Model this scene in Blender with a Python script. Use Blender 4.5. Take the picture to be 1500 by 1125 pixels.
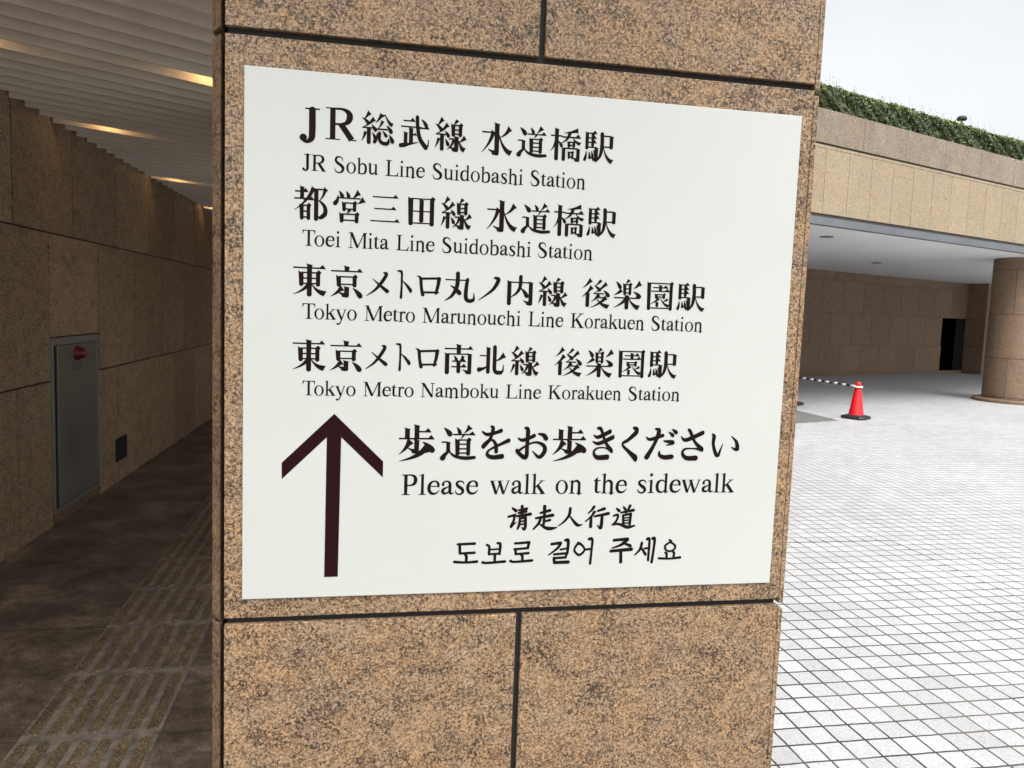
import bpy, bmesh, math, random
from mathutils import Vector, Matrix
PI = math.pi
random.seed(7)
S = bpy.context.scene
C = S.collection
for o in list(bpy.data.objects): bpy.data.objects.remove(o)

# ---------------------------------------------------------------- camera, sky, sun, exposure
CAM = (0.2125, -1.2348, 1.4041); YAW, PITCH, ROLL = 0.1888, -0.0942, 0.0370; FPX = 1131.4
fw = Vector((math.sin(YAW)*math.cos(PITCH), math.cos(YAW)*math.cos(PITCH), math.sin(PITCH)))
rt = Vector((math.cos(YAW), -math.sin(YAW), 0)); up = rt.cross(fw)
r2 = rt*math.cos(ROLL)+up*math.sin(ROLL); u2 = -rt*math.sin(ROLL)+up*math.cos(ROLL)
cd = bpy.data.cameras.new('camera'); cam = bpy.data.objects.new('camera', cd); C.objects.link(cam)
M = Matrix((r2, u2, -fw)).transposed().to_4x4(); M.translation = Vector(CAM); cam.matrix_world = M
cd.sensor_fit = 'HORIZONTAL'; cd.sensor_width = 36; cd.lens = FPX/1500*36; cd.clip_start = .02; cd.clip_end = 2000
S.camera = cam

SUN_EL, SUN_AZ = math.radians(58), math.radians(172)          # azimuth clockwise from +y
W = bpy.data.worlds.new('World'); S.world = W; W.use_nodes = True
nt = W.node_tree; nt.nodes.clear()
sky = nt.nodes.new('ShaderNodeTexSky'); sky.sky_type = 'NISHITA'; sky.sun_disc = False
sky.sun_elevation = SUN_EL; sky.sun_rotation = SUN_AZ; sky.air_density = 1.0; sky.dust_density = 6.0; sky.ozone_density = 1.0
hs = nt.nodes.new('ShaderNodeHueSaturation'); hs.inputs['Saturation'].default_value = .13
bg = nt.nodes.new('ShaderNodeBackground'); bg.inputs['Strength'].default_value = .15
wo = nt.nodes.new('ShaderNodeOutputWorld')
nt.links.new(sky.outputs[0], hs.inputs['Color']); tc = nt.nodes.new('ShaderNodeTexCoord'); cn = nt.nodes.new('ShaderNodeTexNoise'); cn.inputs['Scale'].default_value = 2.4; cn.inputs['Detail'].default_value = 5
cr = nt.nodes.new('ShaderNodeMapRange'); cr.inputs[1].default_value = .3; cr.inputs[2].default_value = .7; cr.inputs[3].default_value = .93; cr.inputs[4].default_value = 1.08
cm = nt.nodes.new('ShaderNodeVectorMath'); cm.operation = 'SCALE'
nt.links.new(tc.outputs['Generated'], cn.inputs['Vector']); nt.links.new(cn.outputs['Fac'], cr.inputs[0]); nt.links.new(hs.outputs[0], cm.inputs[0]); nt.links.new(cr.outputs[0], cm.inputs['Scale']); nt.links.new(cm.outputs[0], bg.inputs[0]); nt.links.new(bg.outputs[0], wo.inputs[0])
sl = bpy.data.lights.new('sun', 'SUN'); sl.energy = .5; sl.angle = math.radians(40); sl.color = (1, .97, .92)
so = bpy.data.objects.new('sun', sl); C.objects.link(so)
sd = Vector((math.sin(SUN_AZ)*math.cos(SUN_EL), math.cos(SUN_AZ)*math.cos(SUN_EL), math.sin(SUN_EL)))
so.rotation_euler = sd.to_track_quat('Z', 'Y').to_euler()
so.location = (6, -6, 12)
S.view_settings.view_transform = 'Standard'; S.view_settings.look = 'None'; S.view_settings.gamma = 1
S.view_settings.exposure = 1.1
S.render.engine = 'CYCLES'
S.cycles.max_bounces = 8; S.cycles.diffuse_bounces = 5; S.cycles.use_denoising = True
S.cycles.sample_clamp_indirect = 6

# ---------------------------------------------------------------- helpers
def tag(o, label=None, cat=None, group=None, kind=None):
    if label: o['label'] = label
    if cat: o['category'] = cat
    if group: o['group'] = group
    if kind: o['kind'] = kind
    return o
def empty(name, loc=(0, 0, 0)):
    o = bpy.data.objects.new(name, None); C.objects.link(o); o.location = loc; o.empty_display_size = .1
    return o
def link(name, bm, mat, parent=None, smooth_=False, bevel=0, keep=True):
    me = bpy.data.meshes.new(name); bm.normal_update(); bm.to_mesh(me); bm.free()
    o = bpy.data.objects.new(name, me); C.objects.link(o)
    for m in (mat if isinstance(mat, (list, tuple)) else [mat]): me.materials.append(m)
    if smooth_:
        for p in me.polygons: p.use_smooth = True
    if bevel:
        b = o.modifiers.new('bevel', 'BEVEL'); b.width = bevel; b.segments = 2; b.limit_method = 'ANGLE'
    if parent:
        o.parent = parent
        o.matrix_parent_inverse = Matrix.Translation(-Vector(parent.location))   # parts are modelled in world coordinates
    return o
def hexa(bm, P, mi=0):
    """P: 8 points, bottom loop then top loop"""
    v = [bm.verts.new(p) for p in P]
    for f in ((3, 2, 1, 0), (4, 5, 6, 7), (0, 1, 5, 4), (1, 2, 6, 5), (2, 3, 7, 6), (3, 0, 4, 7)):
        q = bm.faces.new([v[i] for i in f]); q.material_index = mi
def box(bm, x0, x1, y0, y1, z0, z1, fr=None, mi=0):
    P = [(x0, y0, z0), (x1, y0, z0), (x1, y1, z0), (x0, y1, z0), (x0, y0, z1), (x1, y0, z1), (x1, y1, z1), (x0, y1, z1)]
    hexa(bm, [fr(*p) for p in P] if fr else P, mi)
def lathe(bm, prof, c, n=32, mi=0):
    rings = []
    for r, z in prof:
        if r < 1e-5: rings.append([bm.verts.new((c[0], c[1], z))])
        else: rings.append([bm.verts.new((c[0]+r*math.cos(2*PI*k/n), c[1]+r*math.sin(2*PI*k/n), z)) for k in range(n)])
    for a, b in zip(rings, rings[1:]):
        for k in range(n):
            if len(a) == 1 and len(b) == 1: continue
            if len(a) == 1: f = [a[0], b[(k+1) % n], b[k]]
            elif len(b) == 1: f = [a[k], a[(k+1) % n], b[0]]
            else: f = [a[k], a[(k+1) % n], b[(k+1) % n], b[k]]
            bm.faces.new(f).material_index = mi
def tube(bm, a, b, r, n=12, caps=True, mi=0):
    a, b = Vector(a), Vector(b); d = (b-a).normalized(); q = d.to_track_quat('Z', 'Y')
    A = [bm.verts.new(a+q@Vector((r*math.cos(2*PI*k/n), r*math.sin(2*PI*k/n), 0))) for k in range(n)]
    B = [bm.verts.new(b+q@Vector((r*math.cos(2*PI*k/n), r*math.sin(2*PI*k/n), 0))) for k in range(n)]
    for k in range(n): bm.faces.new([A[k], A[(k+1) % n], B[(k+1) % n], B[k]]).material_index = mi
    if caps: bm.faces.new(A[::-1]).material_index = mi; bm.faces.new(B).material_index = mi

# ---------------------------------------------------------------- materials
class NT:
    def __init__(s, name, rough=.6, col=(.5, .5, .5), metal=0, spec=.5):
        s.m = bpy.data.materials.new(name); s.m.use_nodes = True; s.t = s.m.node_tree
        s.b = s.t.nodes['Principled BSDF']
        s.b.inputs['Roughness'].default_value = rough; s.b.inputs['Base Color'].default_value = (*col, 1)
        s.b.inputs['Metallic'].default_value = metal; s.b.inputs['Specular IOR Level'].default_value = spec
        s._p = None
    def n(s, k, **kw):
        o = s.t.nodes.new('ShaderNode'+k)
        for a, b in kw.items():
            if a.startswith('i_'):
                key = a[2:]; key = int(key) if key.isdigit() else key.replace('_', ' ')
                if hasattr(b, 'is_output') or isinstance(b, bpy.types.NodeSocket): s.t.links.new(b, o.inputs[key])
                else: o.inputs[key].default_value = b
            else: setattr(o, a, b)
        return o
    def pos(s):
        if not s._p: s._p = s.n('NewGeometry').outputs['Position']
        return s._p
    def map(s, scale=(1, 1, 1), loc=(0, 0, 0), rot=(0, 0, 0), v=None):
        return s.n('Mapping', i_Vector=v or s.pos(), i_Scale=scale, i_Location=loc, i_Rotation=rot).outputs[0]
    def noise(s, scale, det=4, rough=.6, v=None, dist=0):
        return s.n('TexNoise', i_Vector=v or s.pos(), i_Scale=scale, i_Detail=det, i_Roughness=rough, i_Distortion=dist).outputs['Fac']
    def ramp(s, f, stops, interp='LINEAR'):
        r = s.n('ValToRGB', i_Fac=f); r.color_ramp.interpolation = interp; e = r.color_ramp.elements
        while len(e) < len(stops): e.new(.5)
        for q, (p, c) in zip(e, stops):
            q.position = p; q.color = (*c, 1) if isinstance(c, tuple) else (c, c, c, 1)
        return r.outputs[0]
    def mix(s, f, a, b, mode='MIX'):
        o = s.n('Mix', data_type='RGBA', blend_type=mode)
        for k, v in ((0, f), (6, a), (7, b)):
            if isinstance(v, bpy.types.NodeSocket): s.t.links.new(v, o.inputs[k])
            else: o.inputs[k].default_value = v if k == 0 else ((*v, 1) if isinstance(v, tuple) else (v, v, v, 1))
        return o.outputs[2]
    def math(s, op, a, b=0, c=0):
        o = s.n('Math', operation=op)
        for k, v in ((0, a), (1, b), (2, c)):
            if isinstance(v, bpy.types.NodeSocket): s.t.links.new(v, o.inputs[k])
            else: o.inputs[k].default_value = v
        return o.outputs[0]
    def sep(s, v=None): return s.n('SeparateXYZ', i_0=v or s.pos()).outputs
    def col(s, v): s.t.links.new(v, s.b.inputs['Base Color']); return s
    def rough(s, v): s.t.links.new(v, s.b.inputs['Roughness']); return s
    def bump(s, h, strength=.3, dist=.002):
        b = s.n('Bump', i_Height=h, i_Strength=strength, i_Distance=dist); s.t.links.new(b.outputs[0], s.b.inputs['Normal']); return s

def granite(name, tan, grey, dark, scale=1.0, clump=1.0, rough=.55, bump=.25, streak=(1, 1, 1.5), island=.1, grain=1.0):
    """flame finished granite: fine crystal grain, mica specks that gather in clouds and thin veins, paler feldspar flecks"""
    t = NT(name, rough, spec=.28)
    warp = t.n('TexNoise', i_Vector=t.pos(), i_Scale=45*scale, i_Detail=2).outputs['Color']
    wv = t.n('VectorMath', operation='MULTIPLY_ADD', i_0=warp, i_1=(.008/scale,)*3, i_2=t.pos()).outputs[0]
    tone = t.noise(11*scale, 5, .6, v=t.map(streak), dist=.5)
    base = t.mix(t.ramp(tone, [(.40, 0.), (.60, 1.)]), tan, grey)
    warm = t.noise(4.5*scale, 3, .5, dist=.3)
    base = t.mix(t.ramp(warm, [(.50, 0.), (.68, .20)]), base, tuple(a*b for a, b in zip(tan, (1.12, .92, .80))))
    g2 = t.noise(270*scale, 4, .8, v=wv)
    lo, hi = 1-.62*grain, 1+.62*grain
    vr = t.n('SeparateColor', i_0=t.n('TexVoronoi', i_Vector=wv, i_Scale=360*scale).outputs['Color']).outputs[0]
    gg = t.math('ADD', t.math('MULTIPLY', g2, .72), t.math('MULTIPLY', vr, .28))
    base = t.mix(1., base, t.ramp(gg, [(.34, lo), (.5, 1.), (.66, hi)]), 'MULTIPLY')
    cloud = t.noise(14*scale, 6, .66, v=t.map(streak, loc=(3, 1, 7)), dist=.8)
    spot = t.noise(215*scale, 4, .7, v=wv)
    spot2 = t.noise(120*scale, 4, .7, v=wv, dist=.4)
    cl = t.math('MULTIPLY', t.math('SUBTRACT', cloud, .5), .44)
    k1 = t.ramp(t.math('ADD', spot, cl), [(.535, 0.), (.60, 1.)])
    k2 = t.ramp(t.math('ADD', spot2, t.math('MULTIPLY', cl, .8)), [(.605, 0.), (.66, 1.)])
    ridge = t.math('ABSOLUTE', t.math('SUBTRACT', t.noise(7.5*scale, 5, .62, v=t.map(streak, loc=(5, 2, 1)), dist=.6), .5))
    vein = t.math('MULTIPLY', t.ramp(ridge, [(.0, 1.), (.016, 0.)]), t.ramp(spot, [(.40, 0.), (.55, 1.)]))
    k = t.math('MAXIMUM', t.math('MAXIMUM', t.math('MULTIPLY', k1, .92), t.math('MULTIPLY', k2, .97)), t.math('MULTIPLY', vein, .75))
    base = t.mix(t.math('MULTIPLY', k, clump), base, dark)
    fleck = t.ramp(t.noise(230*scale, 2, .6, v=t.map(loc=(9, 4, 2), v=wv)), [(.60, 0.), (.68, .6)])
    base = t.mix(t.math('MULTIPLY', fleck, grain), base, tuple(min(.75, a*2.1+.06) for a in grey))
    isl = t.n('NewGeometry').outputs['Random Per Island']
    base = t.mix(1.0, base, t.ramp(isl, [(0, 1-island), (1, 1+island*.6)]), 'MULTIPLY')
    t.col(base)
    t.bump(t.math('ADD', g2, t.math('MULTIPLY', spot, .5)), bump, .0015)
    return t.m
M_GRAN = granite('tan_granite', (.235, .149, .080), (.212, .145, .090), (.021, .0155, .0122), 1.0)
M_WALL = granite('tunnel_granite', (.325, .218, .132), (.29, .207, .138), (.045, .033, .026), .7, 1.0, .42, island=.2, grain=1.3)
M_WING = granite('wing_granite', (.225, .150, .096), (.21, .146, .098), (.055, .04, .03), .55, .7, .6, bump=.1, island=.10, grain=.7)
M_FASC = granite('fascia_granite', (.290, .230, .148), (.275, .225, .158), (.15, .115, .08), .36, .6, .75, bump=.1, island=.04, grain=.6)
M_PARA = granite('parapet_granite', (.205, .163, .120), (.235, .194, .148), (.115, .092, .072), .20, .75, .7, bump=.1, streak=(1, 1, .5), island=.05, grain=.5)
M_DARK = NT('joint_dark', .8, (.010, .009, .0085)).m

def plaza():
    t = NT('pale_granite_setts', .7)
    X, Y, Z_ = t.sep()
    wob = t.n('TexNoise', i_Vector=t.pos(), i_Scale=9., i_Detail=2.).outputs['Color']
    wx, wy, wz = t.n('SeparateColor', i_0=wob).outputs
    PX, PY = .1056, .1090
    ix = t.math('DIVIDE', t.math('SUBTRACT', t.math('ADD', X, t.math('MULTIPLY', wx, .010)), 2.0868), PX)
    iy = t.math('DIVIDE', t.math('SUBTRACT', t.math('ADD', Y, t.math('MULTIPLY', wy, .010)), 1.339), PY)
    fx = t.math('FRACT', ix); fy = t.math('FRACT', iy)
    ex = t.math('MINIMUM', fx, t.math('SUBTRACT', 1, fx)); ey = t.math('MINIMUM', fy, t.math('SUBTRACT', 1, fy))
    e = t.math('MINIMUM', ex, ey)
    cell = t.n('CombineXYZ', i_0=t.math('FLOOR', ix), i_1=t.math('FLOOR', iy)).outputs[0]
    rnd = t.n('TexWhiteNoise', i_0=cell).outputs['Value']
    jw = t.math('ADD', .034, t.math('MULTIPLY', t.noise(3.0, 3), .030))
    near = lambda v, c, w: t.math('LESS_THAN', t.math('ABSOLUTE', t.math('SUBTRACT', v, c)), w)
    exj = t.math('MAXIMUM', t.math('MULTIPLY', near(X, 3.947, .03), t.math('LESS_THAN', Y, 3.62)), t.math('MULTIPLY', near(Y, 3.63, .03), t.math('LESS_THAN', X, 3.97)))
    jw = t.math('ADD', jw, t.math('MULTIPLY', exj, .03))
    j = t.n('MapRange', i_Value=e, i_1=t.math('MULTIPLY', jw, .75), i_2=jw, i_3=1., i_4=0.).outputs[0]
    sp = t.noise(330, 2, .7); sp2 = t.n('TexVoronoi', i_Vector=t.pos(), i_Scale=420.).outputs['Color']
    sp2 = t.n('SeparateColor', i_0=sp2).outputs[0]
    s_ = t.math('ADD', t.math('MULTIPLY', sp, .6), t.math('MULTIPLY', sp2, .4))
    st = t.ramp(s_, [(.24, (.12, .125, .135)), (.36, (.35, .352, .36)), (.50, (.47, .475, .48)), (.75, (.54, .54, .545))])
    st = t.mix(1.0, st, t.ramp(rnd, [(0, .87), (1, 1.05)]), 'MULTIPLY')
    big = t.noise(.55, 4, .6)
    st = t.mix(1.0, st, t.ramp(big, [(.3, (.9, .9, .9)), (.7, (1.05, 1.05, 1.05))]), 'MULTIPLY')
    stain = t.ramp(t.noise(1.3, 5, .65), [(.55, 0.), (.75, .15)])
    st = t.mix(stain, st, (.24, .235, .225))
    jn = t.ramp(t.noise(2.2, 3), [(.40, (.10, .092, .08)), (.56, (.028, .026, .024))])
    jn = t.mix(t.math('MULTIPLY', exj, .85), jn, (.02, .019, .018))
    t.col(t.mix(j, st, jn))
    t.bump(t.math('ADD', t.math('MULTIPLY', j, -1.), t.math('MULTIPLY', sp, .15)), .5, .004)
    return t.m
M_PLAZA = plaza()
def sidewalk():
    t = NT('worn_brown_stone', .5)
    n1 = t.noise(3.2, 8, .68); n2 = t.noise(170, 4, .75); n3 = t.noise(24, 7, .72)
    c = t.ramp(n1, [(.34, (.058, .043, .031)), (.5, (.112, .086, .063)), (.66, (.205, .164, .128))])
    c = t.mix(1., c, t.ramp(n2, [(.34, .45), (.5, 1.), (.66, 1.7)]), 'MULTIPLY')
    c = t.mix(1., c, t.ramp(n3, [(.36, .55), (.60, 1.2)]), 'MULTIPLY')
    X, Y, Z_ = t.sep()
    f = t.math('FRACT', t.math('DIVIDE', t.math('SUBTRACT', Y, 1.31), .888))
    j = t.math('MINIMUM', f, t.math('SUBTRACT', 1, f))
    c = t.mix(t.ramp(j, [(.003, .75), (.006, 0.)]), c, (.03, .025, .02))
    t.col(c); t.rough(t.ramp(n3, [(.3, .38), (.7, .65)])); t.bump(t.math('ADD', n2, n3), .2, .002)
    return t.m
M_WALK = sidewalk()
def tactile():
    t = NT('worn_tactile_bars', .65)
    n2 = t.noise(120, 3, .75); n3 = t.noise(14, 5, .7); n4 = t.noise(3., 3)
    c = t.ramp(n2, [(.32, (.045, .032, .02)), (.5, (.125, .092, .058)), (.68, (.33, .255, .165))])
    c = t.mix(1., c, t.ramp(n3, [(.35, .6), (.65, 1.15)]), 'MULTIPLY')
    c = t.mix(1., c, t.ramp(n4, [(.35, (.8, .78, .75)), (.65, (1.15, 1.1, .95))]), 'MULTIPLY')
    t.col(c).bump(n2, .5, .003); return t.m
M_TACT = tactile()
def simple(name, col, rough=.5, metal=0, var=.12, scale=6, spec=.5, bump=0):
    t = NT(name, rough, col, metal, spec)
    f = t.noise(scale, 5, .6)
    t.col(t.mix(1., col, t.ramp(f, [(.3, 1-var), (.7, 1+var)]), 'MULTIPLY'))
    t.rough(t.ramp(f, [(.3, max(.03, rough-.08)), (.7, min(1, rough+.08))]))
    if bump: t.bump(t.noise(scale*20, 3), bump, .002)
    return t.m
M_TBASE = simple('worn_block_base', (.175, .146, .12), .6, 0, .55, 22, bump=.4)
M_SIGN = simple('ivory_enamel', (.425, .440, .414), .38, 0, .015, 3)
M_INK = simple('dark_plum_vinyl', (.0095, .0048, .0054), .6, 0, .1, 40, spec=.05)
M_INK2 = simple('dark_plum_arrow', (.0145, .0036, .0052), .6, 0, .1, 40, spec=.05)
M_BAFF = simple('painted_louvre', (.66, .59, .49), .5, 0, .06, 2.0)
M_CEIL = simple('painted_plenum', (.50, .45, .38), .9)
M_SOFF = simple('soffit_paint', (.74, .75, .76), .7, 0, .03, .7)
M_GUT = simple('grey_gutter_metal', (.115, .125, .135), .5, .1, .12, 2.0)
M_GROOVE = simple('groove_dark', (.05, .045, .04), .6)  # dark behind panel joints; the fascia's shadow lines are put into this colour
M_STEEL = simple('brushed_steel', (.27, .265, .255), .40, .8, .03, 1.5)
M_FRAME = simple('steel_frame', (.26, .255, .245), .45, .7, .05, 4)
M_BLACKM = simple('black_metal', (.018, .017, .017), .5)
M_CONE = simple('red_cone_plastic', (.60, .008, .014), .42, 0, .06, 9)
M_CONEB = simple('black_rubber', (.012, .012, .013), .6, 0, .2, 20)
M_VOID = simple('doorway_painted_shade', (.003, .003, .003), .95, spec=0)  # near-black colour paints the shade inside the doorway
M_WHITE = simple('white_plastic', (.80, .79, .78), .4, 0, .03)
M_BLACKP = simple('navy_plastic', (.018, .018, .035), .4)
M_ASPH = simple('grey_patch', (.125, .13, .124), .85, 0, .1, 5, bump=.4)
M_FACADE = simple('plain_facade', (.32, .24, .17), .7)
def redlamp():
    t = NT('red_lens', .38, (.12, .003, .005)); return t.m
M_RED = redlamp()
def emit(name, col, s):
    t = NT(name, .5, col); t.b.inputs['Emission Color'].default_value = (*col, 1); t.b.inputs['Emission Strength'].default_value = s; return t.m
M_GLOW = emit('warm_lamp', (1.0, .62, .26), 24)
M_SPOT = emit('white_lamp', (1.0, .96, .9), 18)
def leafmat(name, c, v):
    t = NT(name, .5)
    isl = t.n('NewGeometry').outputs['Random Per Island']
    t.col(t.ramp(isl, [(0, tuple(x*(1-v) for x in c)), (.6, c), (1, (min(1, c[0]*(1+v*1.3)), c[1]*(1+v), c[2]*(1+v*.4)))]))
    t.b.inputs['Subsurface Weight'].default_value = 0
    return t.m
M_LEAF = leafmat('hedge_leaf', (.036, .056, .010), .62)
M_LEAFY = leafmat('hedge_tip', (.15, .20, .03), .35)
M_HEDGE_DARK = simple('hedge_dark_fill', (.025, .022, .014), .9, 0, .3, 10)
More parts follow.
